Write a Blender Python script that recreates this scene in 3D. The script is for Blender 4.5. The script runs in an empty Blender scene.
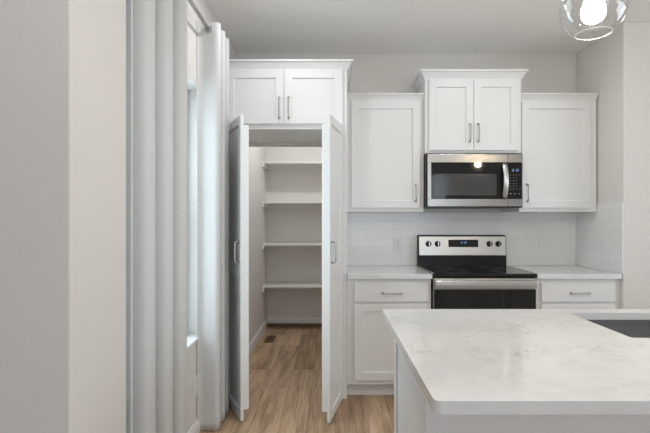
import bpy, bmesh, math, random
from mathutils import Vector, Matrix
PI = math.pi
random.seed(7)
SC = bpy.context.scene
COL = SC.collection

# ------------------------------------------------------------------ camera
CH = 1.315                      # lens height; +Y runs from the lens to the back wall
cd = bpy.data.cameras.new('camera')
cam = bpy.data.objects.new('camera', cd)
COL.objects.link(cam)
cam.location = (0, 0, CH)
cam.rotation_euler = (PI / 2, 0, 0)
cd.sensor_width = 36
cd.lens = 463 / 650 * 36
cd.shift_x = -6 / 650
cd.shift_y = 2.5 / 650
cd.clip_start = 0.02
SC.camera = cam

# ------------------------------------------------------------------ exposure
vs = SC.view_settings
vs.view_transform = 'Standard'
vs.look = 'None'
vs.gamma = 1
vs.use_curve_mapping = False
vs.exposure = -0.5
SC.cycles.max_bounces = 10
SC.cycles.diffuse_bounces = 6
SC.cycles.transparent_max_bounces = 16
SC.cycles.sample_clamp_indirect = 6

# ------------------------------------------------------------------ sky
W = bpy.data.worlds.new('sky')
SC.world = W
W.use_nodes = True
bg = W.node_tree.nodes['Background']
bg.inputs[0].default_value = (0.80, 0.90, 1.0, 1)
bg.inputs[1].default_value = 1.6


def area(name, loc, direction, sx, sy, watts, color, shape='RECTANGLE', spread=PI):
    l = bpy.data.lights.new(name, 'AREA')
    l.shape = shape
    l.size = sx
    if shape in ('RECTANGLE', 'ELLIPSE'):
        l.size_y = sy
    l.energy = watts
    l.color = color
    l.spread = spread
    o = bpy.data.objects.new(name, l)
    COL.objects.link(o)
    o.location = loc
    o.rotation_euler = Vector(direction).to_track_quat('-Z', 'Y').to_euler()
    return o


# daylight at the side window and at the big window of the room behind the camera
area('window_daylight', (-1.15, 2.27, 1.42), (1, 0, -0.12), 1.5, 1.4, 48, (0.76, 0.89, 1.0))
area('rear_window_daylight', (0.8, -3.5, 1.45), (0, 1, 0.02), 3.8, 1.9, 54, (0.76, 0.88, 1.0))
area('right_fill_light', (4.6, 0.6, 1.4), (-1, 0, 0.0), 3.0, 2.0, 60, (0.76, 0.88, 1.0))  # unseen light added on the right for soft ambient fill

# ------------------------------------------------------------------ materials
def new_mat(name):
    m = bpy.data.materials.new(name)
    m.use_nodes = True
    nt = m.node_tree
    return m, nt, nt.nodes['Principled BSDF']


def N(nt, t, **kw):
    n = nt.nodes.new(t)
    for k, v in kw.items():
        setattr(n, k, v)
    return n


def L(nt, a, b):
    nt.links.new(a, b)


def coords(nt, scale=(1, 1, 1), rot=(0, 0, 0), kind='Object'):
    tc = N(nt, 'ShaderNodeTexCoord')
    mp = N(nt, 'ShaderNodeMapping')
    mp.inputs['Scale'].default_value = scale
    mp.inputs['Rotation'].default_value = rot
    L(nt, tc.outputs[kind], mp.inputs[0])
    return mp.outputs[0]


def noise(nt, vec, scale, detail=3, rough=0.5):
    n = N(nt, 'ShaderNodeTexNoise')
    n.inputs['Scale'].default_value = scale
    n.inputs['Detail'].default_value = detail
    n.inputs['Roughness'].default_value = rough
    L(nt, vec, n.inputs['Vector'])
    return n.outputs['Fac']


def ramp(nt, fac, stops):
    r = N(nt, 'ShaderNodeValToRGB')
    e = r.color_ramp.elements
    while len(e) < len(stops):
        e.new(0.5)
    for i, (p, c) in enumerate(stops):
        e[i].position = p
        e[i].color = (*c, 1)
    L(nt, fac, r.inputs[0])
    return r.outputs[0]


def bump(nt, bsdf, height, strength, dist=0.01):
    b = N(nt, 'ShaderNodeBump')
    b.inputs['Strength'].default_value = strength
    b.inputs['Distance'].default_value = dist
    L(nt, height, b.inputs['Height'])
    L(nt, b.outputs[0], bsdf.inputs['Normal'])


def paint(name, col, rough=0.5, tex=60, bstr=0.05, var=0.02, spec=0.4):
    m, nt, b = new_mat(name)
    v = coords(nt)
    f = noise(nt, v, tex, 3)
    lo = tuple(c * (1 - var) for c in col)
    hi = tuple(min(1, c * (1 + var)) for c in col)
    L(nt, ramp(nt, f, [(0.3, lo), (0.7, hi)]), b.inputs['Base Color'])
    b.inputs['Roughness'].default_value = rough
    b.inputs['Specular IOR Level'].default_value = spec
    if bstr:
        bump(nt, b, f, bstr, 0.002)
    return m


M = {}
M['wall'] = paint('wall_paint', (0.74, 0.715, 0.685), 0.75, 140, 0.12, 0.01, 0.25)
M['ceiling'] = paint('ceiling_texture_paint', (0.88, 0.87, 0.855), 0.9, 30, 0.35, 0.015, 0.1)
M['cab'] = paint('cabinet_paint', (0.80, 0.80, 0.79), 0.38, 200, 0.02, 0.005, 0.45)
M['trim'] = paint('trim_paint', (0.80, 0.80, 0.79), 0.4, 120, 0.02, 0.005, 0.4)
M['shelf'] = paint('shelf_paint', (0.78, 0.76, 0.72), 0.5, 120, 0.02, 0.01, 0.3)
M['plastic'] = paint('white_plastic', (0.76, 0.76, 0.75), 0.35, 200, 0.0, 0.003, 0.5)
M['vinyl'] = paint('window_vinyl', (0.78, 0.80, 0.81), 0.4, 100, 0.0, 0.005, 0.4)
M['slot'] = paint('dark_slot', (0.12, 0.12, 0.12), 0.6, 100, 0.0, 0.01, 0.3)
M['black'] = paint('black_enamel', (0.014, 0.014, 0.0145), 0.3, 200, 0.0, 0.05, 0.3)
M['grey_mark'] = paint('grey_print', (0.13, 0.13, 0.13), 0.5, 200, 0.0, 0.02, 0.3)
M['white_mark'] = paint('white_print', (0.30, 0.305, 0.31), 0.5, 200, 0.0, 0.02, 0.3)
M['brown'] = paint('brown_gap_shade', (0.16, 0.105, 0.065), 0.5, 40, 0.05, 0.2, 0.3)  # brown stands in for shade in the gap below the pantry baseboard
M['register'] = paint('brown_register', (0.17, 0.105, 0.055), 0.5, 60, 0.05, 0.15, 0.3)

# black appliance glass
m, nt, b = new_mat('black_glass')
v = coords(nt)
L(nt, ramp(nt, noise(nt, v, 3, 2), [(0.3, (0.008, 0.008, 0.008)), (0.7, (0.012, 0.012, 0.012))]), b.inputs['Base Color'])
b.inputs['Roughness'].default_value = 0.04
b.inputs['Specular IOR Level'].default_value = 0.55
M['bglass'] = m
# the dotted mesh behind a microwave window reads as charcoal
m, nt, b = new_mat('microwave_window_screen')
v = coords(nt)
vo = N(nt, 'ShaderNodeTexVoronoi')
vo.inputs['Scale'].default_value = 420
L(nt, v, vo.inputs['Vector'])
L(nt, ramp(nt, vo.outputs['Distance'], [(0.25, (0.02, 0.02, 0.02)), (0.6, (0.085, 0.085, 0.083))]), b.inputs['Base Color'])
b.inputs['Roughness'].default_value = 0.10
M['screen'] = m


def metal(name, col, rough, stretch, bstr=0.02):
    m, nt, b = new_mat(name)
    v = coords(nt, stretch)
    f = noise(nt, v, 40, 4, 0.6)
    L(nt, ramp(nt, f, [(0.3, tuple(c * 0.95 for c in col)), (0.7, col)]), b.inputs['Base Color'])
    b.inputs['Metallic'].default_value = 1
    r = N(nt, 'ShaderNodeMapRange')
    r.inputs['To Min'].default_value = rough * 0.85
    r.inputs['To Max'].default_value = rough * 1.15
    L(nt, f, r.inputs['Value'])
    L(nt, r.outputs[0], b.inputs['Roughness'])
    if bstr:
        bump(nt, b, f, bstr, 0.001)
    return m


M['steel'] = metal('brushed_stainless', (0.66, 0.645, 0.62), 0.30, (0.3, 12, 12), 0.02)
M['mic_steel'] = metal('dark_brushed_stainless', (0.43, 0.425, 0.415), 0.26, (0.3, 12, 12), 0.02)
M['nickel'] = metal('brushed_nickel', (0.50, 0.49, 0.47), 0.3, (4, 4, 4), 0.0)
M['rodmetal'] = metal('satin_nickel_rod', (0.55, 0.54, 0.52), 0.35, (4, 1, 4), 0.0)
M['handle_steel'] = metal('bright_brushed_steel', (0.72, 0.715, 0.70), 0.3, (12, 12, 1), 0.0)
M['sink'] = metal('satin_sink_steel', (0.36, 0.36, 0.355), 0.42, (1, 1, 1), 0.02)
M['chrome'] = metal('bright_chrome', (0.78, 0.77, 0.76), 0.12, (1, 1, 1), 0.0)

# white quartz with faint grey veins
m, nt, b = new_mat('white_quartz')
v = coords(nt)
warp = N(nt, 'ShaderNodeTexNoise')
warp.inputs['Scale'].default_value = 5
warp.inputs['Detail'].default_value = 4
L(nt, v, warp.inputs['Vector'])
mx = N(nt, 'ShaderNodeMixRGB')
mx.inputs[0].default_value = 0.22
L(nt, v, mx.inputs[1])
L(nt, warp.outputs['Color'], mx.inputs[2])
n1 = N(nt, 'ShaderNodeTexNoise')
n1.inputs['Scale'].default_value = 13
n1.inputs['Detail'].default_value = 6
n1.inputs['Roughness'].default_value = 0.62
L(nt, mx.outputs[0], n1.inputs['Vector'])
vein = ramp(nt, n1.outputs['Fac'], [(0.475, (0, 0, 0)), (0.50, (1, 1, 1)), (0.525, (0, 0, 0))])
patch = ramp(nt, noise(nt, v, 4.5, 3), [(0.45, (0, 0, 0)), (0.65, (1, 1, 1))])
mul = N(nt, 'ShaderNodeMath', operation='MULTIPLY')
L(nt, vein, mul.inputs[0])
L(nt, patch, mul.inputs[1])
sc_ = N(nt, 'ShaderNodeMath', operation='MULTIPLY')
sc_.inputs[1].default_value = 0.75
L(nt, mul.outputs[0], sc_.inputs[0])
base = ramp(nt, noise(nt, v, 14, 5, 0.6), [(0.3, (0.73, 0.73, 0.725)), (0.7, (0.80, 0.80, 0.80))])
mix = N(nt, 'ShaderNodeMixRGB')
L(nt, sc_.outputs[0], mix.inputs[0])
L(nt, base, mix.inputs[1])
mix.inputs[2].default_value = (0.50, 0.49, 0.47, 1)
L(nt, mix.outputs[0], b.inputs['Base Color'])
b.inputs['Roughness'].default_value = 0.11
b.inputs['Specular IOR Level'].default_value = 0.5
M['quartz'] = m

# white glossy subway tile with pale grout, one version per wall direction
def tile_mat(name, across):
    m, nt, b = new_mat(name)
    tc = N(nt, 'ShaderNodeTexCoord')
    sp = N(nt, 'ShaderNodeSeparateXYZ')
    cb = N(nt, 'ShaderNodeCombineXYZ')
    L(nt, tc.outputs['Object'], sp.inputs[0])
    L(nt, sp.outputs[across], cb.inputs['X'])
    L(nt, sp.outputs['Z'], cb.inputs['Y'])
    v = cb.outputs[0]
    br = N(nt, 'ShaderNodeTexBrick')
    br.offset = 0.5
    br.inputs['Color1'].default_value = (0.80, 0.795, 0.78, 1)
    br.inputs['Color2'].default_value = (0.83, 0.825, 0.81, 1)
    br.inputs['Mortar'].default_value = (0.72, 0.715, 0.70, 1)
    br.inputs['Scale'].default_value = 1
    br.inputs['Mortar Size'].default_value = 0.0016
    br.inputs['Mortar Smooth'].default_value = 0.3
    br.inputs['Brick Width'].default_value = 0.1525
    br.inputs['Row Height'].default_value = 0.0765
    L(nt, v, br.inputs['Vector'])
    L(nt, br.outputs['Color'], b.inputs['Base Color'])
    b.inputs['Roughness'].default_value = 0.16
    inv = N(nt, 'ShaderNodeMath', operation='SUBTRACT')
    inv.inputs[0].default_value = 1
    L(nt, br.outputs['Fac'], inv.inputs[1])
    bump(nt, b, inv.outputs[0], 0.35, 0.002)
    return m


M['tile_back'] = tile_mat('subway_tile_back', 'X')
M['tile_side'] = tile_mat('subway_tile_side', 'Y')

# oak-look planks running towards the back wall
m, nt, b = new_mat('oak_planks')
tc = N(nt, 'ShaderNodeTexCoord')
sp = N(nt, 'ShaderNodeSeparateXYZ')
L(nt, tc.outputs['Object'], sp.inputs[0])
cb = N(nt, 'ShaderNodeCombineXYZ')
ay = N(nt, 'ShaderNodeMath', operation='ADD')
ay.inputs[1].default_value = 20.35
L(nt, sp.outputs['Y'], ay.inputs[0])
ax = N(nt, 'ShaderNodeMath', operation='ADD')
ax.inputs[1].default_value = 20.06
L(nt, sp.outputs['X'], ax.inputs[0])
L(nt, ay.outputs[0], cb.inputs['X'])
L(nt, ax.outputs[0], cb.inputs['Y'])
br = N(nt, 'ShaderNodeTexBrick')
br.offset = 0.37
br.inputs['Color1'].default_value = (0, 0, 0, 1)
br.inputs['Color2'].default_value = (1, 1, 1, 1)
br.inputs['Mortar'].default_value = (0.5, 0.5, 0.5, 1)
br.inputs['Scale'].default_value = 1
br.inputs['Mortar Size'].default_value = 0.0012
br.inputs['Mortar Smooth'].default_value = 0.2
br.inputs['Bias'].default_value = 0
br.inputs['Brick Width'].default_value = 1.22
br.inputs['Row Height'].default_value = 0.181
L(nt, cb.outputs[0], br.inputs['Vector'])
# grain: stretched noise shifted per plank
off = N(nt, 'ShaderNodeVectorMath', operation='SCALE')
off.inputs['Scale'].default_value = 13
L(nt, br.outputs['Color'], off.inputs[0])
addv = N(nt, 'ShaderNodeVectorMath', operation='ADD')
L(nt, cb.outputs[0], addv.inputs[0])
L(nt, off.outputs[0], addv.inputs[1])
mp = N(nt, 'ShaderNodeMapping')
mp.inputs['Scale'].default_value = (0.9, 24, 1)
L(nt, addv.outputs[0], mp.inputs[0])
g1 = noise(nt, mp.outputs[0], 3.0, 8, 0.65)
mp2 = N(nt, 'ShaderNodeMapping')
mp2.inputs['Scale'].default_value = (0.8, 6, 1)
L(nt, addv.outputs[0], mp2.inputs[0])
g2 = noise(nt, mp2.outputs[0], 1.6, 4, 0.6)
tone = ramp(nt, br.outputs['Color'], [(0.0, (0.33, 0.222, 0.138)), (0.35, (0.46, 0.318, 0.204)), (0.7, (0.57, 0.405, 0.268)), (1.0, (0.39, 0.270, 0.176))])
gr = ramp(nt, g1, [(0.32, (0.62, 0.59, 0.57)), (0.50, (0.98, 0.97, 0.96)), (0.70, (1.18, 1.18, 1.18))])
gr2 = ramp(nt, g2, [(0.35, (0.62, 0.59, 0.57)), (0.52, (0.98, 0.97, 0.96)), (0.68, (1.15, 1.15, 1.15))])
mu = N(nt, 'ShaderNodeMixRGB', blend_type='MULTIPLY')
mu.inputs[0].default_value = 1
L(nt, tone, mu.inputs[1])
L(nt, gr, mu.inputs[2])
mu2 = N(nt, 'ShaderNodeMixRGB', blend_type='MULTIPLY')
mu2.inputs[0].default_value = 1
L(nt, mu.outputs[0], mu2.inputs[1])
L(nt, gr2, mu2.inputs[2])
seam = N(nt, 'ShaderNodeMixRGB')
L(nt, br.outputs['Fac'], seam.inputs[0])
L(nt, mu2.outputs[0], seam.inputs[1])
seam.inputs[2].default_value = (0.11, 0.075, 0.05, 1)
L(nt, seam.outputs[0], b.inputs['Base Color'])
b.inputs['Roughness'].default_value = 0.42
b.inputs['Specular IOR Level'].default_value = 0.35
bump(nt, b, g1, 0.08, 0.002)
M['floor'] = m

# sheer white curtain cloth
m, nt, b = new_mat('white_curtain_linen')
v = coords(nt)
wv = N(nt, 'ShaderNodeTexWave')
wv.bands_direction = 'Z'
wv.inputs['Scale'].default_value = 160
wv.inputs['Distortion'].default_value = 1.5
L(nt, v, wv.inputs['Vector'])
mpn = coords(nt, (6, 6, 60))
fn = noise(nt, mpn, 6, 4)
L(nt, ramp(nt, fn, [(0.3, (0.69, 0.69, 0.68)), (0.7, (0.74, 0.74, 0.73))]), b.inputs['Base Color'])
b.inputs['Roughness'].default_value = 0.9
b.inputs['Specular IOR Level'].default_value = 0.1
bump(nt, b, wv.outputs['Fac'], 0.08, 0.001)
tr = N(nt, 'ShaderNodeBsdfTranslucent')
tr.inputs['Color'].default_value = (0.88, 0.89, 0.90, 1)
ms = N(nt, 'ShaderNodeMixShader')
ms.inputs[0].default_value = 0.13
L(nt, b.outputs[0], ms.inputs[1])
L(nt, tr.outputs[0], ms.inputs[2])
L(nt, ms.outputs[0], nt.nodes['Material Output'].inputs['Surface'])
M['curtain'] = m

# thin clear glass: transparency and a clear reflection mixed by angle
def thin_glass(name, tint, blend, lo, hi):
    m, nt, b = new_mat(name)
    nt.nodes.remove(b)
    t = N(nt, 'ShaderNodeBsdfTransparent')
    t.inputs['Color'].default_value = (*tint, 1)
    g = N(nt, 'ShaderNodeBsdfGlossy')
    g.inputs['Roughness'].default_value = 0.02
    lw = N(nt, 'ShaderNodeLayerWeight')
    lw.inputs['Blend'].default_value = blend
    mr = N(nt, 'ShaderNodeMapRange')
    mr.inputs['To Min'].default_value = lo
    mr.inputs['To Max'].default_value = hi
    L(nt, lw.outputs['Facing'], mr.inputs['Value'])
    s = N(nt, 'ShaderNodeMixShader')
    L(nt, mr.outputs[0], s.inputs[0])
    L(nt, t.outputs[0], s.inputs[1])
    L(nt, g.outputs[0], s.inputs[2])
    L(nt, s.outputs[0], nt.nodes['Material Output'].inputs['Surface'])
    return m


M['pane'] = thin_glass('window_pane_glass', (0.97, 0.985, 0.98), 0.3, 0.04, 0.5)
M['globe'] = thin_glass('clear_globe_glass', (0.965, 0.965, 0.96), 0.28, 0.05, 0.75)


def emit(name, col, strength):
    m, nt, b = new_mat(name)
    b.inputs['Base Color'].default_value = (*col, 1)
    b.inputs['Emission Color'].default_value = (*col, 1)
    b.inputs['Emission Strength'].default_value = strength
    return m


M['bulb'] = emit('lit_bulb', (1.0, 0.80, 0.55), 190)
M['can'] = emit('lit_downlight_lens', (1.0, 0.94, 0.85), 14)
M['lcd'] = emit('blue_display_digits', (0.30, 0.55, 0.95), 0.14)

# ------------------------------------------------------------------ mesh helpers
def B():
    return bmesh.new()


def box(bm, x0, x1, y0, y1, z0, z1):
    vs_ = [bm.verts.new(p) for p in ((x0, y0, z0), (x1, y0, z0), (x1, y1, z0), (x0, y1, z0),
                                     (x0, y0, z1), (x1, y0, z1), (x1, y1, z1), (x0, y1, z1))]
    for f in ((0, 3, 2, 1), (4, 5, 6, 7), (0, 1, 5, 4), (1, 2, 6, 5), (2, 3, 7, 6), (3, 0, 4, 7)):
        bm.faces.new([vs_[i] for i in f])
    return bm


def tube(bm, pts, r, seg=10, cap=True, rx=None):
    """round (or flattened, rx) bar along a polyline"""
    pts = [Vector(p) for p in pts]
    rings = []
    ref = None
    for i, p in enumerate(pts):
        d = (pts[min(i + 1, len(pts) - 1)] - pts[max(i - 1, 0)]).normalized()
        if ref is None:
            ref = Vector((0, 0, 1)) if abs(d.z) < 0.9 else Vector((1, 0, 0))
        u = d.cross(ref)
        if u.length < 1e-4:
            u = d.cross(Vector((0, 1, 0)))
        u.normalize()
        w = u.cross(d).normalized()
        ref = w
        ring = []
        for k in range(seg):
            a = 2 * PI * k / seg
            ring.append(bm.verts.new(p + u * math.cos(a) * (rx or r) + w * math.sin(a) * r))
        rings.append(ring)
    for a, c in zip(rings, rings[1:]):
        for k in range(seg):
            bm.faces.new((a[k], a[(k + 1) % seg], c[(k + 1) % seg], c[k]))
    if cap:
        bm.faces.new(rings[0][::-1])
        bm.faces.new(rings[-1])
    return bm


def lathe(bm, prof, c=(0, 0, 0), seg=32, axis='Z', closed=False):
    """prof = (radius, height) pairs turned about an axis"""
    c = Vector(c)
    def P(r, h, a):
        x, y = r * math.cos(a), r * math.sin(a)
        if axis == 'Z':
            return c + Vector((x, y, h))
        if axis == 'Y':
            return c + Vector((x, h, y))
        return c + Vector((h, x, y))
    rings = []
    for r, h in prof:
        if r < 1e-6:
            rings.append([bm.verts.new(P(0, h, 0))])
        else:
            rings.append([bm.verts.new(P(r, h, 2 * PI * k / seg)) for k in range(seg)])
    pairs = list(zip(rings, rings[1:]))
    if closed:
        pairs.append((rings[-1], rings[0]))
    for a, d in pairs:
        for k in range(seg):
            k2 = (k + 1) % seg
            if len(a) == 1 and len(d) == 1:
                continue
            if len(a) == 1:
                bm.faces.new((a[0], d[k2], d[k]))
            elif len(d) == 1:
                bm.faces.new((a[k], a[k2], d[0]))
            else:
                bm.faces.new((a[k], a[k2], d[k2], d[k]))
    return bm


def ring(bm, c, R, r, axis='Y', seg=24, s2=8):
    prof = [(R + r * math.cos(2 * PI * k / s2), r * math.sin(2 * PI * k / s2)) for k in range(s2)]
    return lathe(bm, prof, c, seg, axis, closed=True)


def prism(bm, poly, axis, a0, a1):
    """polygon extruded along an axis; poly holds the two other coordinates in order"""
    def P(p, a):
        if axis == 'X':
            return (a, p[0], p[1])
        if axis == 'Y':
            return (p[0], a, p[1])
        return (p[0], p[1], a)
    A = [bm.verts.new(P(p, a0)) for p in poly]
    C = [bm.verts.new(P(p, a1)) for p in poly]
    n = len(poly)
    bm.faces.new(A[::-1])
    bm.faces.new(C)
    for i in range(n):
        j = (i + 1) % n
        bm.faces.new((A[i], A[j], C[j], C[i]))
    return bm


def slab_hole(bm, outer, inner, z0, z1):
    """plate between two outlines (lists of xy)"""
    def loop(pts, z):
        v_ = [bm.verts.new((x, y, z)) for x, y in pts]
        e_ = [bm.edges.new((v_[i], v_[(i + 1) % len(v_)])) for i in range(len(v_))]
        return v_, e_
    layers = []
    for z in (z1, z0):
        vo, eo = loop(outer, z)
        vi, ei = loop(inner, z) if inner else ([], [])
        bmesh.ops.triangle_fill(bm, use_beauty=True, use_dissolve=False, edges=eo + ei)
        layers.append((vo, vi))
    for k in (0, 1):
        a, c = layers[0][k], layers[1][k]
        for i in range(len(a)):
            j = (i + 1) % len(a)
            bm.faces.new((a[i], a[j], c[j], c[i]))
    return bm


def rrect(x0, x1, y0, y1, r, n=6):
    pts = []
    for cx, cy, a0 in ((x1 - r, y1 - r, 0), (x0 + r, y1 - r, PI / 2), (x0 + r, y0 + r, PI), (x1 - r, y0 + r, 3 * PI / 2)):
        for k in range(n + 1):
            a = a0 + PI / 2 * k / n
            pts.append((cx + r * math.cos(a), cy + r * math.sin(a)))
    return pts


def shaker(bm, x0, x1, z0, z1, yf, t=0.02, stile=0.057, rails=(), rec=0.012):
    """framed flat-panel door front; rails = (z0, z1) of any middle rails; one watertight mesh"""
    xs = [x0, x0 + stile, x1 - stile, x1]
    zs = [z0, z0 + stile]
    for a, c in rails:
        zs += [a, c]
    zs += [z1 - stile, z1]
    g = {(i, j): bm.verts.new((x, yf, z)) for i, x in enumerate(xs) for j, z in enumerate(zs)}
    n = len(zs)
    for i in range(3):
        for j in range(n - 1):
            q = [(i, j), (i + 1, j), (i + 1, j + 1), (i, j + 1)]
            if i == 1 and j % 2 == 1:
                sl = 0.001
                ins = [bm.verts.new((g[k].co.x + dx * sl, yf + rec, g[k].co.z + dz * sl))
                       for k, (dx, dz) in zip(q, ((1, 1), (-1, 1), (-1, -1), (1, -1)))]
                bm.faces.new(ins)
                for k in range(4):
                    k2 = (k + 1) % 4
                    bm.faces.new((g[q[k]], g[q[k2]], ins[k2], ins[k]))
            else:
                bm.faces.new([g[k] for k in q])
    bk = [bm.verts.new((x, yf + t, z)) for x, z in ((x0, z0), (x1, z0), (x1, z1), (x0, z1))]
    bm.faces.new(bk[::-1])
    bm.faces.new([bk[0], bk[1]] + [g[i, 0] for i in (3, 2, 1, 0)])
    bm.faces.new([bk[1], bk[2]] + [g[3, j] for j in range(n - 1, -1, -1)])
    bm.faces.new([bk[2], bk[3]] + [g[i, n - 1] for i in range(4)])
    bm.faces.new([bk[3], bk[0]] + [g[0, j] for j in range(n)])
    return bm


def crown(bm, x0, x1, yf, yb, z, h, out, left=True, right=True):
    """stepped crown moulding round the top of a cabinet, mitred at the corners"""
    pr = [(0.0, 0.0), (0.12, 0.0), (0.14, 0.16), (0.26, 0.24), (0.40, 0.42), (0.58, 0.60), (0.70, 0.68),
          (0.70, 0.78), (1.0, 0.80), (1.0, 1.0)]
    rows = []
    for o, k in pr:
        o = o * out
        zz = z + k * h
        xl = x0 - (o if left else 0)
        xr = x1 + (o if right else 0)
        rows.append([bm.verts.new(p) for p in ((xl, yb, zz), (xl, yf - o, zz), (xr, yf - o, zz), (xr, yb, zz))])
    for a, c in zip(rows, rows[1:]):
        for k in range(3):
            bm.faces.new((a[k], a[k + 1], c[k + 1], c[k]))
        bm.faces.new((a[3], a[0], c[0], c[3]))
    bm.faces.new(rows[0][::-1])
    bm.faces.new(rows[-1])
    return bm


def pull(bm, c, length, vertical=True, out=0.032, r=0.0048, outdir=(0, -1, 0)):
    """arched bar pull; c = centre on the door face"""
    c = Vector(c)
    o = Vector(outdir)
    a = Vector((0, 0, 1)) if vertical else Vector((1, 0, 0))
    h = length / 2
    pts = [c - a * (h - 0.008), c - a * (h - 0.007) + o * (out * 0.6), c - a * (h - 0.012) + o * (out * 0.92),
           c - a * (h - 0.024) + o * out, c - a * h * 0.4 + o * (out + 0.001), c + a * h * 0.4 + o * (out + 0.001),
           c + a * (h - 0.024) + o * out, c + a * (h - 0.012) + o * (out * 0.92), c + a * (h - 0.007) + o * (out * 0.6), c + a * (h - 0.008)]
    tube(bm, pts, r, 10)
    for s in (-1, 1):
        p = c + a * s * (h - 0.008)
        tube(bm, [p, p + o * 0.004], r * 1.8, 12)
    return bm


def finish(name, bm, mat, parent=None, bevel=0, smooth=False, local=False, seg=2, angle=35):
    """one object from bm; parented parts given in world coordinates are moved into the parent's frame"""
    bmesh.ops.recalc_face_normals(bm, faces=bm.faces)
    me = bpy.data.meshes.new(name)
    bm.to_mesh(me)
    bm.free()
    o = bpy.data.objects.new(name, me)
    COL.objects.link(o)
    mats = mat if isinstance(mat, (list, tuple)) else [mat]
    for x in mats:
        me.materials.append(x)
    if parent is not None:
        o.parent = parent
        if not local:
            w = Vector((0, 0, 0))
            p = parent
            while p is not None:
                w += p.location
                p = p.parent
            me.transform(Matrix.Translation(-w))
    if smooth:
        for p in me.polygons:
            p.use_smooth = True
    if bevel:
        md = o.modifiers.new('edge', 'BEVEL')
        md.width = bevel
        md.segments = seg
        md.limit_method = 'ANGLE'
        md.angle_limit = math.radians(angle)
    return o


def auto_smooth(o, deg=35):
    for p in o.data.polygons:
        p.use_smooth = True
    for e in o.data.edges:
        e.use_edge_sharp = False
    bm = bmesh.new()
    bm.from_mesh(o.data)
    for e in bm.edges:
        if len(e.link_faces) == 2 and e.calc_face_angle(0) > math.radians(deg):
            e.smooth = False
    bm.to_mesh(o.data)
    bm.free()
    return o


def thing(name, label, cat, loc=(0, 0, 0), group=None):
    o = bpy.data.objects.new(name, None)
    COL.objects.link(o)
    o.location = loc
    o.empty_display_size = 0.1
    return tag(o, label, cat, group)


def tag(o, label, cat, group=None):
    o['label'] = label
    o['category'] = cat
    if group:
        o['group'] = group
    return o


def struct(name, bm, mat, parent=None, bevel=0):
    o = finish(name, bm, mat, parent, bevel)
    if parent is None:
        o['kind'] = 'structure'
    return o


# ------------------------------------------------------------------ the room
CEIL = 2.743
YB = 4.0            # back wall
XR = 2.117          # right kitchen wall
XL = -0.825         # window wall
PB = 5.653          # back wall of the pantry
struct('floor', box(B(), -3.2, 4.8, -3.7, 5.9, -0.06, 0), M['floor'])
struct('ceiling', box(B(), -3.2, 4.8, -3.7, 5.9, CEIL, CEIL + 0.06), M['ceiling'])
bm = B()
box(bm, 0.085, 2.30, YB, YB + 0.12, 0, CEIL)
box(bm, -0.95, 0.085, YB, YB + 0.12, 1.957, CEIL)
box(bm, -0.95, -0.785, YB, YB + 0.12, 0, 1.957)
bmesh.ops.remove_doubles(bm, verts=bm.verts, dist=1e-6)
struct('wall_back', bm, M['wall'])
struct('wall_right', box(B(), XR, XR + 2.7, 3.351, YB, 0, CEIL), M['wall'], bevel=0.004)
bm = B()
WY0, WY1, WZ0, WZ1 = 1.62, 2.933, 0.589, 2.13
box(bm, -0.985, XL, 1.49, WY0, 0, CEIL)
box(bm, -0.985, XL, WY1, YB + 0.05, 0, CEIL)
box(bm, -0.985, XL, WY0, WY1, 0, WZ0 - 0.018)
box(bm, -0.985, XL, WY0, WY1, WZ1, CEIL)
struct('wall_left', bm, M['wall'])
struct('wall_front_left', box(B(), -3.1, -0.665, 1.18, 1.506, 0, CEIL), M['wall'], bevel=0.004)
struct('wall_far_left', box(B(), -3.1, -3.0, -3.6, 1.19, 0, CEIL), M['wall'])
bm = B()
box(bm, 4.65, 4.75, -3.6, -0.9, 0, CEIL)
box(bm, 4.65, 4.75, 2.1, 3.5, 0, CEIL)
box(bm, 4.65, 4.75, -0.9, 2.1, 0, 0.4)
box(bm, 4.65, 4.75, -0.9, 2.1, 2.4, CEIL)
struct('wall_far_right', bm, M['wall'])
bm = B()
box(bm, -3.0, -1.1, -3.5, -3.4, 0, CEIL)
box(bm, 2.7, 4.7, -3.5, -3.4, 0, CEIL)
box(bm, -1.1, 2.7, -3.5, -3.4, 0, 0.5)
box(bm, -1.1, 2.7, -3.5, -3.4, 2.4, CEIL)
struct('wall_rear', bm, M['wall'])
# pantry room
struct('wall_pantry_left', box(B(), -0.90, -0.79, YB + 0.12, PB + 0.1, 0, CEIL), M['wall'])
struct('wall_pantry_right', box(B(), 0.85, 0.95, YB + 0.12, PB + 0.1, 0, CEIL), M['wall'])
struct('wall_pantry_back', box(B(), -0.79, 0.85, PB, PB + 0.1, 0, CEIL), M['wall'])


def baseboard(name, x0, x1, y0, y1, axis, face, z0=0.0, h=0.115):
    """moulded board; face = side the shaped face looks to"""
    t = 0.014
    pr = [(0, z0), (t, z0), (t, z0 + h - 0.025), (t - 0.004, z0 + h - 0.018), (t - 0.006, z0 + h - 0.006), (t - 0.009, z0 + h), (0, z0 + h)]
    bm = B()
    if axis == 'Y':
        prism(bm, [(x0 + face * a, b) for a, b in pr], 'Y', y0, y1)
    else:
        prism(bm, [(y0 + face * a, b) for a, b in pr], 'X', x0, x1)
    return struct(name, bm, M['trim'])


baseboard('baseboard_pantry_left', -0.79, 0, YB + 0.12, PB, 'Y', 1, h=0.105)
baseboard('baseboard_pantry_back', -0.776, 0.85, PB, 0, 'X', -1, z0=0.045, h=0.075)
struct('gap_shade_strip', prism(B(), [(PB, 0), (PB - 0.02, 0), (PB - 0.02, 0.03), (PB - 0.012, 0.042), (PB, 0.045)], 'X', -0.776, 0.85), M['brown'])  # dark strip painting in the shaded gap at the floor, not a wood part
baseboard('baseboard_left', XL, 0, 1.51, 3.36, 'Y', 1, h=0.085)

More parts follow.
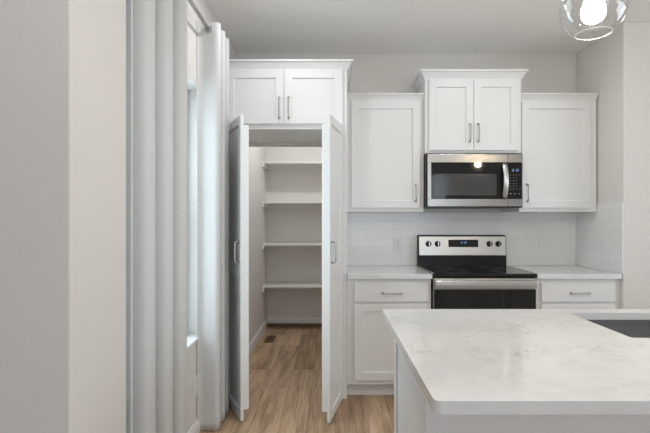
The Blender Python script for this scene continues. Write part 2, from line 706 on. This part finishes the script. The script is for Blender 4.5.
# side window: frame, sash rails, panes, sill
win = bpy.data.objects.new('window_1', None)
COL.objects.link(win)
win.location = (-0.93, 2.276, WZ0)
win['kind'] = 'structure'
bm = B()
fx0, fx1 = -0.975, -0.915
box(bm, fx0, fx1, WY0, WY0 + 0.045, WZ0, WZ1)
box(bm, fx0, fx1, WY1 - 0.045, WY1, WZ0, WZ1)
box(bm, fx0, fx1, WY0 + 0.045, WY1 - 0.045, WZ0, WZ0 + 0.045)
box(bm, fx0, fx1, WY0 + 0.045, WY1 - 0.045, WZ1 - 0.045, WZ1)
box(bm, fx0, fx1, 2.25, 2.303, WZ0 + 0.045, WZ1 - 0.045)
finish('window_frame', bm, M['vinyl'], win, 0.003)
for y0, y1 in ((WY0 + 0.045, 2.25), (2.303, WY1 - 0.045)):
    bm = B()
    zr = 1.36
    for a, c, x in ((WZ0 + 0.045, zr + 0.02, -0.955), (zr - 0.02, WZ1 - 0.045, -0.968)):
        w = 0.03
        box(bm, x - 0.012, x + 0.022, y0, y0 + w, a, c)
        box(bm, x - 0.012, x + 0.022, y1 - w, y1, a, c)
        box(bm, x - 0.012, x + 0.022, y0 + w, y1 - w, a, a + w)
        box(bm, x - 0.012, x + 0.022, y0 + w, y1 - w, c - w, c)
    finish('window_sash', bm, M['vinyl'], win, 0.002)
    finish('window_glass', box(B(), -0.958, -0.954, y0 + 0.01, y1 - 0.01, WZ0 + 0.05, WZ1 - 0.05), M['pane'], win)
finish('window_sill', box(B(), -0.985, XL + 0.012, WY0, WY1, WZ0 - 0.018, WZ0), M['trim'], win, 0.003)

# rear window of the room behind
win = bpy.data.objects.new('window_2', None)
COL.objects.link(win)
win.location = (0.8, -3.45, 0.5)
win['kind'] = 'structure'
bm = B()
for x0, x1, z0, z1 in ((-1.1, 2.7, 0.5, 0.58), (-1.1, 2.7, 2.32, 2.4), (-1.1, -1.02, 0.58, 2.32), (2.62, 2.7, 0.58, 2.32), (0.13, 0.2, 0.58, 2.32), (1.4, 1.47, 0.58, 2.32)):
    box(bm, x0, x1, -3.48, -3.42, z0, z1)
finish('window_frame', bm, M['vinyl'], win, 0.003)

win = bpy.data.objects.new('added_window', None)  # unseen window frame added around the right-hand fill light
COL.objects.link(win)
win.location = (4.7, 0.6, 0.4)
win['kind'] = 'structure'
bm = B()
for y0, y1, z0, z1 in ((-0.9, 2.1, 0.4, 0.48), (-0.9, 2.1, 2.32, 2.4), (-0.9, -0.82, 0.48, 2.32), (2.02, 2.1, 0.48, 2.32), (0.565, 0.635, 0.48, 2.32)):
    box(bm, 4.67, 4.73, y0, y1, z0, z1)
finish('window_frame', bm, M['vinyl'], win, 0.003)

# ------------------------------------------------------------------ backsplash tile
t = finish('tile_backsplash', box(B(), 0.13, XR, YB - 0.008, YB, 0.914, 1.3715), M['tile_back'])
tag(t, 'white subway tile backsplash on the back wall behind the stove', 'backsplash')
t = finish('tile_backsplash', box(B(), XR - 0.008, XR, 3.353, YB - 0.008, 0.914, 1.428), M['tile_side'])
tag(t, 'white subway tile backsplash on the short right side wall', 'backsplash')

# ------------------------------------------------------------------ outlets
def outlet(c, normal, label):
    """duplex receptacle plate; normal 'Y' faces the camera, 'X' faces right"""
    t = thing('wall_outlet', label, 'outlet', c, 'electrical outlets on the walls')
    def bx(bm, u0, u1, d0, d1, z0, z1):
        if normal == 'Y':
            box(bm, u0, u1, -d1, -d0, z0, z1)
        else:
            box(bm, d0, d1, u0, u1, z0, z1)
    bm = B()
    bx(bm, -0.036, 0.036, 0, 0.005, -0.058, 0.058)
    finish('cover_plate', bm, M['plastic'], t, 0.002, local=True)
    for zc in (-0.02, 0.02):
        bm = B()
        bx(bm, -0.017, 0.017, 0.005, 0.0075, zc - 0.0145, zc + 0.0145)
        r = finish('receptacle', bm, M['plastic'], t, 0.0015, local=True)
        for u in (-0.006, 0.006):
            bm = B()
            bx(bm, u - 0.0012, u + 0.0012, 0.0075, 0.0079, zc - 0.003, zc + 0.007)
            finish('slot', bm, M['slot'], r, local=True)
    return t


outlet((0.578, YB - 0.008, 1.10), 'Y', 'white outlet on the tile left of the stove')
outlet((1.83, YB - 0.008, 1.115), 'Y', 'white outlet on the tile right of the stove')
outlet((XL, 2.82, 0.30), 'X', 'white outlet low on the wall under the window sill')

# ------------------------------------------------------------------ base cabinets and worktops
def base_cabinet(x0, x1, dx0, dx1, hx, label, scribe=0.0):
    t = thing('base_cabinet', label, 'cabinet', ((x0 + x1) / 2, 3.7, 0), 'base cabinets beside the stove')
    yf = 3.39
    finish('carcass', box(B(), x0, x1, yf, YB - 0.004, 0.105, 0.8795), M['cab'], t, 0.0015)
    finish('toe_kick', box(B(), x0, x1, 3.463, YB - 0.004, 0, 0.105), M['cab'], t)
    d = finish('drawer', box(B(), dx0, dx1, yf - 0.02, yf, 0.711, 0.849), M['cab'], t, 0.003)
    finish('drawer_handle', pull(B(), ((dx0 + dx1) / 2 + hx, yf - 0.02, 0.776), 0.15, False, 0.03), M['nickel'], d, smooth=True)
    d = finish('door', shaker(B(), dx0, dx1, 0.139, 0.699, yf - 0.02), M['cab'], t, 0.0012)
    finish('door_handle', pull(B(), (dx1 - 0.03, yf - 0.02, 0.585), 0.145, True, 0.03), M['nickel'], d, smooth=True)
    return t


base_cabinet(0.1185, 0.732, 0.171, 0.709, 0.004, 'white base cabinet with one drawer, between pantry and stove')
base_cabinet(1.501, XR - 0.001, 1.533, 2.071, 0.01, 'white base cabinet with one drawer, right of the stove')


def worktop(x0, x1, label):
    bm = box(B(), x0, x1, 3.352, YB - 0.0085, 0.88, 0.914)
    t = finish('worktop', bm, M['quartz'], None, 0.004, seg=3)
    return tag(t, label, 'worktop', 'worktops beside the stove')


worktop(0.1185, 0.735, 'pale quartz worktop on the base cabinet left of the stove')
worktop(1.4945, XR - 0.0085, 'pale quartz worktop on the base cabinet right of the stove')

# ------------------------------------------------------------------ wall cabinets
def wall_cabinet(x0, x1, yf, z0, z1, doors, ch, cout, cl, cr, label, name='wall_cabinet', ztop=None):
    t = thing(name, label, 'cabinet', ((x0 + x1) / 2, YB, z0), 'upper wall cabinets')
    finish('carcass', box(B(), x0, x1, yf, YB - 0.0005, z0, z1), M['cab'], t, 0.0015)
    finish('crown_molding', crown(B(), x0, x1, yf, YB - 0.0005, z1, ch, cout, cl, cr), M['cab'], t)
    for dx0, dx1, dz0, dz1, hx, hz, hl in doors:
        d = finish('door', shaker(B(), dx0, dx1, dz0, dz1, yf - 0.02), M['cab'], t, 0.0012)
        finish('handle', pull(B(), (hx, yf - 0.02, hz), hl, True, 0.03), M['nickel'], d, smooth=True)
    return t


wall_cabinet(0.1185, 0.735, 3.67, 1.372, 2.258, [(0.162, 0.702, 1.403, 2.243, 0.669, 1.522, 0.145)], 0.047, 0.035, False, False,
             'tall single-door white wall cabinet between the pantry and the microwave')
wall_cabinet(1.4915, 2.104, 3.67, 1.372, 2.258, [(1.506, 2.047, 1.403, 2.243, 1.545, 1.522, 0.145)], 0.047, 0.035, False, False,
             'tall single-door white wall cabinet right of the microwave')
wall_cabinet(0.7365, 1.4900, 3.63, 1.829, 2.405, [(0.766, 1.112, 1.851, 2.402, 1.082, 1.987, 0.15), (1.116, 1.460, 1.851, 2.402, 1.147, 1.987, 0.15)],
             0.071, 0.044, True, True, 'short two-door white wall cabinet above the microwave')

# ------------------------------------------------------------------ pantry cabinet with open tall doors
PX0, PX1, PY = -0.80, 0.1165, 3.39
t = thing('pantry_cabinet', 'tall white cabinet front with two open doors leading into the pantry', 'cabinet', (-0.34, 3.7, 0))
bm = B()
box(bm, PX0, PX0 + 0.019, PY, YB, 0, 2.405)
box(bm, PX1 - 0.019, PX1, PY, YB, 0, 2.405)
box(bm, PX0 + 0.019, PX1 - 0.019, PY + 0.02, YB, 1.972, 2.405)
finish('carcass', bm, M['cab'], t, 0.0015)
bm = B()
box(bm, PX0 + 0.019, PX0 + 0.042, PY, PY + 0.02, 0.0, 1.972)
box(bm, PX1 - 0.04, PX1 - 0.019, PY, PY + 0.02, 0.0, 1.972)
box(bm, PX0 + 0.019, PX1 - 0.019, PY, PY + 0.02, 1.972, 2.405)
finish('face_frame', bm, M['cab'], t, 0.001)
finish('crown_molding', crown(B(), PX0, PX1, PY, YB, 2.405, 0.065, 0.045, False, True), M['cab'], t)
finish('filler_strip', box(B(), XL + 0.0005, PX0, PY + 0.002, PY + 0.02, 0, 2.405), M['cab'], t)
for dx0, dx1, hx in ((-0.764, -0.3445, -0.376), (-0.3395, 0.085, -0.308)):
    d = finish('cupboard_door', shaker(B(), dx0, dx1, 2.009, 2.40, PY - 0.02), M['cab'], t, 0.0012)
    finish('handle', pull(B(), (hx, PY - 0.02, 2.125), 0.165, True, 0.03), M['nickel'], d, smooth=True)


def tall_door(sign, hinge_x, opening):
    """local frame: hinge at x = 0, door runs to x = -sign * w, front looks to -Y"""
    w = 0.4205
    x0, x1 = (-w, 0) if sign > 0 else (0, w)
    d = finish('tall_door', shaker(B(), x0, x1, 0.009, 1.99, 0.0, 0.02, 0.057, [(0.93, 1.01)]), M['cab'], t, 0.0012, local=True)
    d.location = (hinge_x - t.location.x, PY - 0.02 - t.location.y, 0)
    d.rotation_euler = (0, 0, sign * opening)
    b0, b1 = (x0, x1 - 0.03) if sign > 0 else (x0 + 0.03, x1)
    finish('backing_panel', box(B(), b0, b1, 0.02, 0.054, 0.079, 1.925), M['cab'], d, 0.001, local=True)
    e = x0 + 0.03 if sign > 0 else x1 - 0.03
    finish('handle', pull(B(), (e, 0, 1.10), 0.15, True, 0.03), M['nickel'], d, smooth=True, local=True)
    for hz in (0.25, 1.0, 1.75):
        hxx = -0.02 * sign
        finish('hinge', tube(B(), [(hxx, 0.03, hz - 0.03), (hxx, 0.03, hz + 0.03)], 0.007, 10), M['nickel'], d, smooth=True, local=True)
    return d


tall_door(1, 0.085, math.radians(77.5))
tall_door(-1, -0.764, math.radians(64.6))

# ------------------------------------------------------------------ pantry shelves, register
names = ['white pantry shelf, uppermost of the four', 'white pantry shelf at eye level, second from the top',
         'white pantry shelf at worktop height, third from the top', 'white pantry shelf, lowest of the four']
for z, lab in zip((1.977, 1.514, 1.025, 0.537), names):
    t = thing('pantry_shelf', lab, 'shelf', (0.0, PB, z), 'shelves on the pantry back wall')
    finish('shelf_board', box(B(), -0.79, 0.85, 5.35, PB, z - 0.019, z), M['shelf'], t, 0.0015)
    finish('shelf_cleat', box(B(), -0.79, -0.771, 5.32, PB - 0.001, z - 0.06, z - 0.0195), M['shelf'], t, 0.001)
    finish('shelf_cleat', box(B(), -0.771, 0.85, PB - 0.019, PB, z - 0.06, z - 0.0195), M['shelf'], t, 0.001)

t = thing('floor_register', 'brown slotted floor register in the pantry planks', 'vent', (-0.665, 5.06, 0))
finish('register_frame', slab_hole(B(), [(-0.72, 4.92), (-0.61, 4.92), (-0.61, 5.20), (-0.72, 5.20)],
                                   [(-0.70, 4.94), (-0.63, 4.94), (-0.63, 5.18), (-0.70, 5.18)], 0, 0.006), M['register'], t)
bm = B()
for k in range(12):
    y = 4.95 + k * 0.0195
    box(bm, -0.70, -0.63, y, y + 0.008, 0.001, 0.005)
finish('louvers', bm, M['register'], t)
finish('duct_opening', box(B(), -0.70, -0.63, 4.94, 5.18, 0.0002, 0.0009), M['slot'], t)

# ------------------------------------------------------------------ stove
RX0, RX1 = 0.740, 1.489
rc = (RX0 + RX1) / 2
t = thing('stove', 'stainless and black electric stove with glass cooktop', 'stove', (rc, 3.7, 0))
finish('body', box(B(), RX0, RX1, 3.40, 3.985, 0.02, 0.897), M['black'], t, 0.003)
for x in (RX0 + 0.05, RX1 - 0.05):
    for y in (3.45, 3.93):
        finish('foot', lathe(B(), [(0, 0), (0.018, 0), (0.018, 0.012), (0.01, 0.02), (0, 0.02)], (x, y, 0), 16), M['black'], t)
finish('cooktop', box(B(), RX0 - 0.002, RX1 + 0.002, 3.342, 3.93, 0.897, 0.9195), M['bglass'], t, 0.005, seg=3)
for x, y, r in ((rc - 0.19, 3.50, 0.115), (rc + 0.19, 3.50, 0.09), (rc - 0.19, 3.77, 0.08), (rc + 0.19, 3.77, 0.10)):
    bm = B()
    for rr in (r, r * 0.72):
        lathe(bm, [(rr - 0.0025, 0.9196), (rr - 0.0025, 0.9199), (rr, 0.9199), (rr, 0.9196)], (x, y, 0), 40, closed=True)
    finish('burner_ring', bm, M['grey_mark'], t)
for x0, x1 in ((RX0 - 0.0025, RX0 + 0.006), (RX1 - 0.006, RX1 + 0.0025)):
    finish('cooktop_trim', box(B(), x0, x1, 3.36, 3.92, 0.9195, 0.9215), M['steel'], t, 0.0005)
# oven door
d = finish('oven_door', box(B(), RX0 + 0.004, RX1 - 0.004, 3.355, 3.399, 0.20, 0.884), M['steel'], t, 0.004)
finish('door_glass', box(B(), RX0 + 0.006, RX1 - 0.006, 3.348, 3.3555, 0.225, 0.806), M['bglass'], d, 0.002)
bm = B()
prism(bm, [(3.330, 0.814), (3.321, 0.8155), (3.318, 0.820), (3.3165, 0.843), (3.318, 0.866), (3.321, 0.8715), (3.330, 0.873), (3.338, 0.868), (3.338, 0.819)], 'X', RX0 + 0.012, RX1 - 0.012)
for x in (RX0 + 0.03, RX1 - 0.065):
    box(bm, x, x + 0.035, 3.338, 3.356, 0.826, 0.862)
finish('oven_handle', bm, M['steel'], d, 0.002)
finish('storage_drawer', box(B(), RX0 + 0.004, RX1 - 0.004, 3.358, 3.399, 0.035, 0.194), M['steel'], t, 0.004)
# backguard
finish('backguard', prism(B(), [(3.925, 0.897), (3.925, 1.0), (3.9445, 1.178), (3.9905, 1.178), (3.9905, 0.897)], 'X', RX0, RX1), M['black'], t, 0.006, seg=3)
cp = finish('control_panel', box(B(), RX0 + 0.007, RX1 - 0.007, 3.919, 3.9255, 1.006, 1.168), M['steel'], t, 0.003)
dx0, dx1 = 0.997, 1.249
finish('display', box(B(), dx0, dx1, 3.9165, 3.9195, 1.077, 1.139), M['bglass'], cp, 0.001)


def seg_digit(bm, ch, x, z, w, h, y, th=0.0022):
    S = {'0': 'abcdef', '1': 'bc', '2': 'abged', '3': 'abgcd', '4': 'fgbc', '5': 'afgcd', '6': 'afgedc', '7': 'abc', '8': 'abcdefg', '9': 'abcdfg'}
    R = {'a': (0, w, h - th, h), 'g': (0, w, h / 2 - th / 2, h / 2 + th / 2), 'd': (0, w, 0, th),
         'f': (0, th, h / 2, h), 'b': (w - th, w, h / 2, h), 'e': (0, th, 0, h / 2), 'c': (w - th, w, 0, h / 2)}
    for s in S[ch]:
        a, c, e, f = R[s]
        box(bm, x + a, x + c, y, y + 0.0006, z + e, z + f)


bm = B()
for ch, x in (('1', 1.092), ('2', 1.106), ('3', 1.127), ('0', 1.141)):
    seg_digit(bm, ch, x, 1.104, 0.010, 0.022, 3.9158)
for z in (1.110, 1.120):
    box(bm, 1.1205, 1.1228, 3.9158, 3.9164, z, z + 0.0023)
finish('clock_digits', bm, M['lcd'], cp)
for k in range(5):
    for j in range(2):
        for x in (1.005 + k * 0.016, 1.168 + k * 0.016):
            finish('button', box(B(), x, x + 0.009, 3.9160, 3.9166, 1.092 + j * 0.022, 1.0945 + j * 0.022), M['grey_mark'], cp)
for x in (0.828, 0.904, 1.344, 1.420):
    k = finish('knob', lathe(B(), [(0, -0.03), (0.017, -0.03), (0.0195, -0.027), (0.0215, -0.006), (0.025, -0.003), (0.025, 0), (0, 0)], (x, 3.919, 1.104), 28, 'Y'), M['black'], cp)
    auto_smooth(k, 40)
    finish('grip', box(B(), x - 0.0035, x + 0.0035, 3.882, 3.8895, 1.104 - 0.018, 1.104 + 0.018), M['chrome'], k, 0.0012)

piv = Vector((0, 3.9255 - t.location.y, 1.0))
ROT = Matrix.Rotation(math.radians(-6.2), 3, 'X')
cp.rotation_euler = (math.radians(-6.2), 0, 0)
cp.location = piv - ROT @ piv

# ------------------------------------------------------------------ microwave
t = thing('microwave', 'stainless over-the-range microwave above the stove', 'microwave', (rc, YB, 1.41))
MX0, MX1, MY = 0.7395, 1.487, 3.585
finish('body', box(B(), MX0, MX1, MY + 0.02, YB - 0.009, 1.402, 1.828), M['black'], t, 0.003)
# steel front: top band, bottom band, left edge
xd = 1.368      # split between door and control strip
bm = B()
box(bm, MX0 + 0.008, xd - 0.001, MY, MY + 0.022, 1.753, 1.8185)
box(bm, MX0 + 0.008, xd - 0.001, MY, MY + 0.022, 1.412, 1.470)
box(bm, MX0 + 0.008, MX0 + 0.036, MY, MY + 0.022, 1.470, 1.753)
d = finish('door', bm, M['mic_steel'], t, 0.002)
wn = finish('door_glass', box(B(), MX0 + 0.036, xd - 0.001, MY + 0.001, MY + 0.02, 1.470, 1.753), M['bglass'], d)
finish('window', slab_hole(B(), rrect(0.803, 1.282, 1.497, 1.665, 0.01), None, -(MY + 0.001), -(MY - 0.0004)), M['screen'], d)
o = d.children[-1]
o.data.transform(Matrix.Translation(Vector(t.location)))
o.data.transform(Matrix.Rotation(PI / 2, 4, 'X'))
o.data.transform(Matrix.Translation(-Vector(t.location)))
bm = B()
pts = []
for k in range(13):
    s = k / 12
    zz = 1.475 + s * 0.266
    pts.append((1.340 + 0.0 * s, MY - 0.012 - 0.036 * math.sin(PI * s), zz))
tube(bm, pts, 0.019, 12, rx=0.006)
h = finish('handle', bm, M['handle_steel'], d, smooth=True)
cp = finish('control_panel', box(B(), xd + 0.001, MX1 - 0.008, MY, MY + 0.022, 1.470, 1.753), M['bglass'], t, 0.001)
bm = B()
box(bm, xd + 0.001, MX1 - 0.0, MY, MY + 0.022, 1.753, 1.8185)
box(bm, xd + 0.001, MX1 - 0.0, MY, MY + 0.022, 1.412, 1.470)
box(bm, MX1 - 0.008, MX1, MY, MY + 0.022, 1.470, 1.753)
finish('side_trim', bm, M['mic_steel'], t, 0.002)
bm = B()
for k in range(9):
    box(bm, 1.10 + k * 0.0065, 1.10 + k * 0.0065 + 0.0045, MY - 0.0004, MY + 0.001, 1.777, 1.7825)
finish('brand_mark', bm, M['grey_mark'], d)
bm = B()
for ch, x in (('1', 1.394), ('2', 1.408), ('3', 1.430), ('0', 1.444)):
    seg_digit(bm, ch, x, 1.683, 0.010, 0.019, MY - 0.0008)
finish('clock_digits', bm, M['lcd'], cp)
for j in range(6):
    for k in range(4):
        x = 1.384 + k * 0.024
        z = 1.655 - j * 0.022
        if j < 5 and k == 3 and j > 0:
            continue
        finish('button', box(B(), x, x + 0.009, MY - 0.0005, MY + 0.0001, z, z + 0.0035), M['white_mark'], cp)
for x in (1.384, 1.417, 1.449):
    finish('button', box(B(), x, x + 0.014, MY - 0.0005, MY + 0.0001, 1.508, 1.514), M['white_mark'], cp)
bm = B()
box(bm, MX0 + 0.004, MX1 - 0.004, MY + 0.004, MY + 0.022, 1.402, 1.4125)
finish('bottom_vent', bm, M['black'], t)

# ------------------------------------------------------------------ island
IX0, IX1, IY0, IY1 = 0.228, 2.45, 1.02, 2.062
t = finish('island_worktop', slab_hole(B(), rrect(IX0, IX1, IY0, IY1, 0.017, 6), rrect(1.015, 1.76, 1.563, 1.98, 0.014, 6), 0.884, 0.914), M['quartz'], None, 0.0035, seg=3, angle=60)
tag(t, 'large white quartz island worktop with a sink cutout', 'worktop')
t = thing('kitchen_island', 'white panelled kitchen island base under the quartz worktop', 'island', (1.35, 1.6, 0))
bx0, by0, by1 = 0.272, 1.344, 2.01
bm = B()
box(bm, bx0 + 0.01, 2.40, by0 + 0.008, by0 + 0.02, 0.0, 0.8835)
finish('back_panel', bm, M['cab'], t, 0.001)
bm = B()
box(bm, bx0 + 0.01, bx0 + 0.028, by0 + 0.02, by1, 0.0, 0.8835)
finish('end_panel', bm, M['cab'], t, 0.001)
finish('end_panel', box(B(), 2.382, 2.40, by0 + 0.02, by1, 0.0, 0.8835), M['cab'], t, 0.001)
finish('pilaster', box(B(), bx0 + 0.001, bx0 + 0.034, by0 - 0.006, by0 + 0.0075, 0.0, 0.789), M['cab'], t, 0.002)
finish('pilaster_cap', box(B(), bx0 - 0.001, bx0 + 0.033, by0 - 0.014, by0 + 0.0075, 0.789, 0.8835), M['cab'], t, 0.002)
finish('corner_stile', box(B(), bx0 + 0.002, bx0 + 0.0095, 1.965, by1 + 0.001, 0.0, 0.8835), M['cab'], t, 0.002)
bm = B()
box(bm, bx0 + 0.028, 2.382, by1 - 0.02, by1, 0.105, 0.8835)
box(bm, bx0 + 0.028, 2.382, by1 - 0.09, by1 - 0.075, 0.0, 0.105)
finish('front_frame', bm, M['cab'], t, 0.001)
xs = [0.33, 0.70, 1.07, 1.44, 1.81, 2.18]
for i, x in enumerate(xs[:5]):
    bm = shaker(B(), x, x + 0.355, 0.139, 0.845, 0.0)
    bmesh.ops.transform(bm, matrix=Matrix.Translation((2 * x + 0.355, by1 + 0.02, 0)) @ Matrix.Rotation(PI, 4, 'Z'), verts=bm.verts)
    d = finish('door', bm, M['cab'], t, 0.001)
    finish('handle', pull(B(), (x + (0.325 if i % 2 == 0 else 0.03), by1 + 0.02, 0.73), 0.145, True, 0.03, outdir=(0, 1, 0)), M['nickel'], d, smooth=True)

# undermount sink
t = thing('sink', 'grey stainless undermount sink let into the island worktop', 'sink', (1.388, 1.77, 0.7))
bm = B()
top_o = rrect(1.000, 1.775, 1.548, 1.999, 0.045, 6)
top_i = rrect(1.011, 1.764, 1.559, 1.984, 0.018, 6)
bot_i = rrect(1.030, 1.745, 1.578, 1.969, 0.05, 6)
zt, zb = 0.8836, 0.672
def lp(pts, z):
    return [bm.verts.new((x, y, z)) for x, y in pts]
a, b_, c_, d_ = lp(top_o, zt), lp(top_i, zt), lp(top_i, zb + 0.02), lp(bot_i, zb)
e_, f_ = lp(top_o, zt - 0.004), lp(rrect(1.008, 1.767, 1.556, 1.991, 0.04, 6), zb - 0.004)
n = len(a)
for i in range(n):
    j = (i + 1) % n
    for p, q in ((a, b_), (b_, c_), (c_, d_), (a, e_), (e_, f_)):
        bm.faces.new((p[i], p[j], q[j], q[i]))
bm.faces.new(d_)
bm.faces.new(f_)
s = finish('basin', bm, M['sink'], t)
auto_smooth(s, 40)
finish('drain', lathe(B(), [(0.0, zb + 0.002), (0.03, zb + 0.001), (0.04, zb + 0.004), (0.044, zb + 0.001), (0.044, zb), (0, zb)], (1.388, 1.77, 0), 28), M['chrome'], t)

# ------------------------------------------------------------------ curtains and rod
RODX, RODZ = -0.757, 2.487


def curtain(label, y_start, phase0, waves, period, amp, sidx, cx=RODX, ztop=2.535, zbot=0.004):
    """grommet panel hung in deep folds; Y runs along the rod"""
    t = thing('curtain', label, 'curtain', (RODX, y_start + waves * period / 2, zbot), 'white curtains on the window rod')
    bm = B()
    n = int(waves * 40)
    rows = 46
    rnd = random.Random(sidx)
    offs = [rnd.uniform(-1, 1) for _ in range(40)]
    grid = []
    for j in range(rows + 1):
        s = j / rows
        z = ztop + (zbot - ztop) * s
        row = []
        for i in range(n + 1):
            u = i / n * waves
            ph = phase0 + 2 * PI * u
            k = int((ph + PI / 2) // PI)
            q = offs[k % 40] * 0.012 * s
            q2 = offs[(k + 7) % 40] * 0.006 * math.sin(s * 5 + k)
            sx = math.sin(ph)
            # flattened crests: the cloth turns quickly at the outside of each fold
            f = math.copysign(abs(sx) ** 0.72, sx)
            soft = 1 - 0.10 * s * (0.5 + 0.5 * offs[(k + 3) % 40])
            x = cx + amp * f * soft + q2 * (1 - abs(sx))
            y = y_start + u * period - 0.012 * math.sin(2 * ph) * (1 + 0.3 * s) + q * (1 - sx * sx) * 0.8
            row.append(bm.verts.new((x, y, z)))
        grid.append(row)
    for j in range(rows):
        for i in range(len(grid[0]) - 1):
            bm.faces.new((grid[j][i], grid[j][i + 1], grid[j + 1][i + 1], grid[j + 1][i]))
    c = finish('panel', bm, M['curtain'], t, smooth=True)
    md = c.modifiers.new('cloth', 'SOLIDIFY')
    md.thickness = 0.0016
    md.offset = 0
    # metal grommets where the cloth crosses the rod
    j = round((ztop - RODZ) / (ztop - zbot) * rows)
    co = [c.data.vertices[j * (n + 1) + i].co + t.location for i in range(n + 1)]
    for p, q in zip(co, co[1:]):
        if (p.x - RODX) * (q.x - RODX) < 0:
            y = p.y + (q.y - p.y) * (RODX - p.x) / (q.x - p.x)
            finish('grommet', ring(B(), (RODX, y, RODZ), 0.0215, 0.0038, 'Y'), M['rodmetal'], t, smooth=True)
    return t


curtain('long white curtain panel at the near side of the window, next to the wall corner', 1.541, PI / 2, 3.25, 0.197, 0.052, 3, cx=-0.717)
curtain('long white curtain panel at the far side of the window, beside the open pantry door', 2.838, -PI / 2, 2.53, 0.121, 0.066, 11)
t = thing('curtain_rod', 'thin metal curtain rod high on the window wall', 'curtain rod', (RODX, 2.35, RODZ))
finish('rod', tube(B(), [(RODX, 1.53, RODZ), (RODX, 3.24, RODZ)], 0.0115, 16), M['rodmetal'], t, smooth=True)
f = finish('finial', lathe(B(), [(0, 0), (0.014, 0), (0.016, 0.012), (0.012, 0.018), (0.019, 0.03), (0.019, 0.042), (0.01, 0.052), (0, 0.054)], (RODX, 3.24, RODZ), 20, 'Y'), M['rodmetal'], t)
auto_smooth(f, 40)
for y in (1.545, 3.215):
    bm = tube(B(), [(XL, y, RODZ), (RODX, y, RODZ)], 0.006, 12)
    lathe(bm, [(0, 0), (0.022, 0), (0.022, 0.005), (0, 0.006)], (XL, y, RODZ), 20, 'X')
    finish('bracket', bm, M['rodmetal'], t)

# ------------------------------------------------------------------ lamps
def pendant(x, y, label):
    zc, R, rr = 1.9985, 0.099, 0.053
    t = thing('pendant_light', label, 'pendant light', (x, y, CEIL), 'glass pendant lights over the island')
    a0 = math.asin(rr / R)
    th = 0.0022
    pr = []
    n = 26
    a_top = PI - math.asin(0.028 / R)
    for k in range(n + 1):
        a = a0 + (a_top - a0) * k / n
        pr.append((R * math.sin(a), zc - R * math.cos(a)))
    sh = finish('glass_globe', lathe(B(), pr, (x, y, 0), 56), M['globe'], t, smooth=True)
    zr = zc - math.sqrt(R * R - rr * rr)
    finish('globe_rim', ring(B(), (x, y, zr), rr, 0.0019, 'Z', 56, 8), M['rimglass'], sh, smooth=True)
    zs = zc + R * 0.96
    s = finish('socket', lathe(B(), [(0, zs - 0.055), (0.018, zs - 0.055), (0.02, zs - 0.05), (0.02, zs), (0.033, zs + 0.001), (0.034, zs + 0.012), (0.02, zs + 0.02), (0.012, zs + 0.05), (0, zs + 0.05)], (x, y, 0), 28), M['nickel'], t)
    auto_smooth(s, 40)
    finish('cord', tube(B(), [(x, y, zs + 0.05), (x, y, CEIL - 0.02)], 0.003, 8), M['black'], t, smooth=True)
    finish('canopy', lathe(B(), [(0, CEIL - 0.022), (0.05, CEIL - 0.022), (0.06, CEIL - 0.015), (0.06, CEIL), (0, CEIL)], (x, y, 0), 32), M['nickel'], t)
    zb = zs - 0.044
    bp = [(0.0, zb - 0.100), (0.016, zb - 0.0975), (0.027, zb - 0.091), (0.034, zb - 0.080), (0.0365, zb - 0.066), (0.035, zb - 0.050), (0.025, zb - 0.036), (0.018, zb - 0.018), (0.014, zb - 0.004), (0.0, zb)]
    finish('bulb', lathe(B(), bp, (x, y, 0), 28), M['bulb'], t, smooth=True)
    return t


m, nt, b = new_mat('pale_glass_rim')
L(nt, ramp(nt, noise(nt, coords(nt), 30), [(0.3, (0.38, 0.42, 0.47)), (0.7, (0.44, 0.48, 0.53))]), b.inputs['Base Color'])
b.inputs['Roughness'].default_value = 0.1
tr = N(nt, 'ShaderNodeBsdfTranslucent')
tr.inputs['Color'].default_value = (0.62, 0.70, 0.80, 1)
ms = N(nt, 'ShaderNodeMixShader')
ms.inputs[0].default_value = 0.5
L(nt, b.outputs[0], ms.inputs[1])
L(nt, tr.outputs[0], ms.inputs[2])
L(nt, ms.outputs[0], nt.nodes['Material Output'].inputs['Surface'])
M['rimglass'] = m
pendant(0.85, 1.5, 'clear glass globe pendant lamp with a lit bulb above the island')
pendant(1.80, 1.5, 'second clear globe pendant lamp over the sink, mirrored in the microwave door')


def downlight(x, y, label, watts=6, zc=CEIL):
    t = thing('ceiling_downlight', label, 'ceiling light', (x, y, zc), 'recessed ceiling downlights')
    finish('trim_ring', lathe(B(), [(0.062, zc - 0.001), (0.064, zc - 0.006), (0.088, zc - 0.004), (0.09, zc), (0.062, zc)], (x, y, 0), 40, closed=True), M['trim'], t)
    finish('lens', lathe(B(), [(0, zc - 0.0035), (0.063, zc - 0.0035), (0.063, zc), (0, zc)], (x, y, 0), 32), M['can'], t)
    area('downlight_beam', (x, y, zc - 0.008), (0, 0, -1), 0.12, 0.12, watts, (0.95, 0.98, 1.0), 'DISK')
    return t


downlight(-0.29, 2.80, 'recessed round ceiling downlight in front of the pantry', 6)
downlight(1.18, 2.80, 'recessed round ceiling downlight in front of the stove', 6.6)
downlight(-0.29, 0.6, 'added unseen ceiling downlight over the room side, nearest the window corner', 8)  # added out of view to bring more light into the room
downlight(1.18, 0.6, 'added unseen ceiling downlight over the room side, behind the island', 8)  # also added out of view, second of the extra pair for light
downlight(-0.15, 4.62, 'recessed round ceiling downlight inside the pantry', 16)
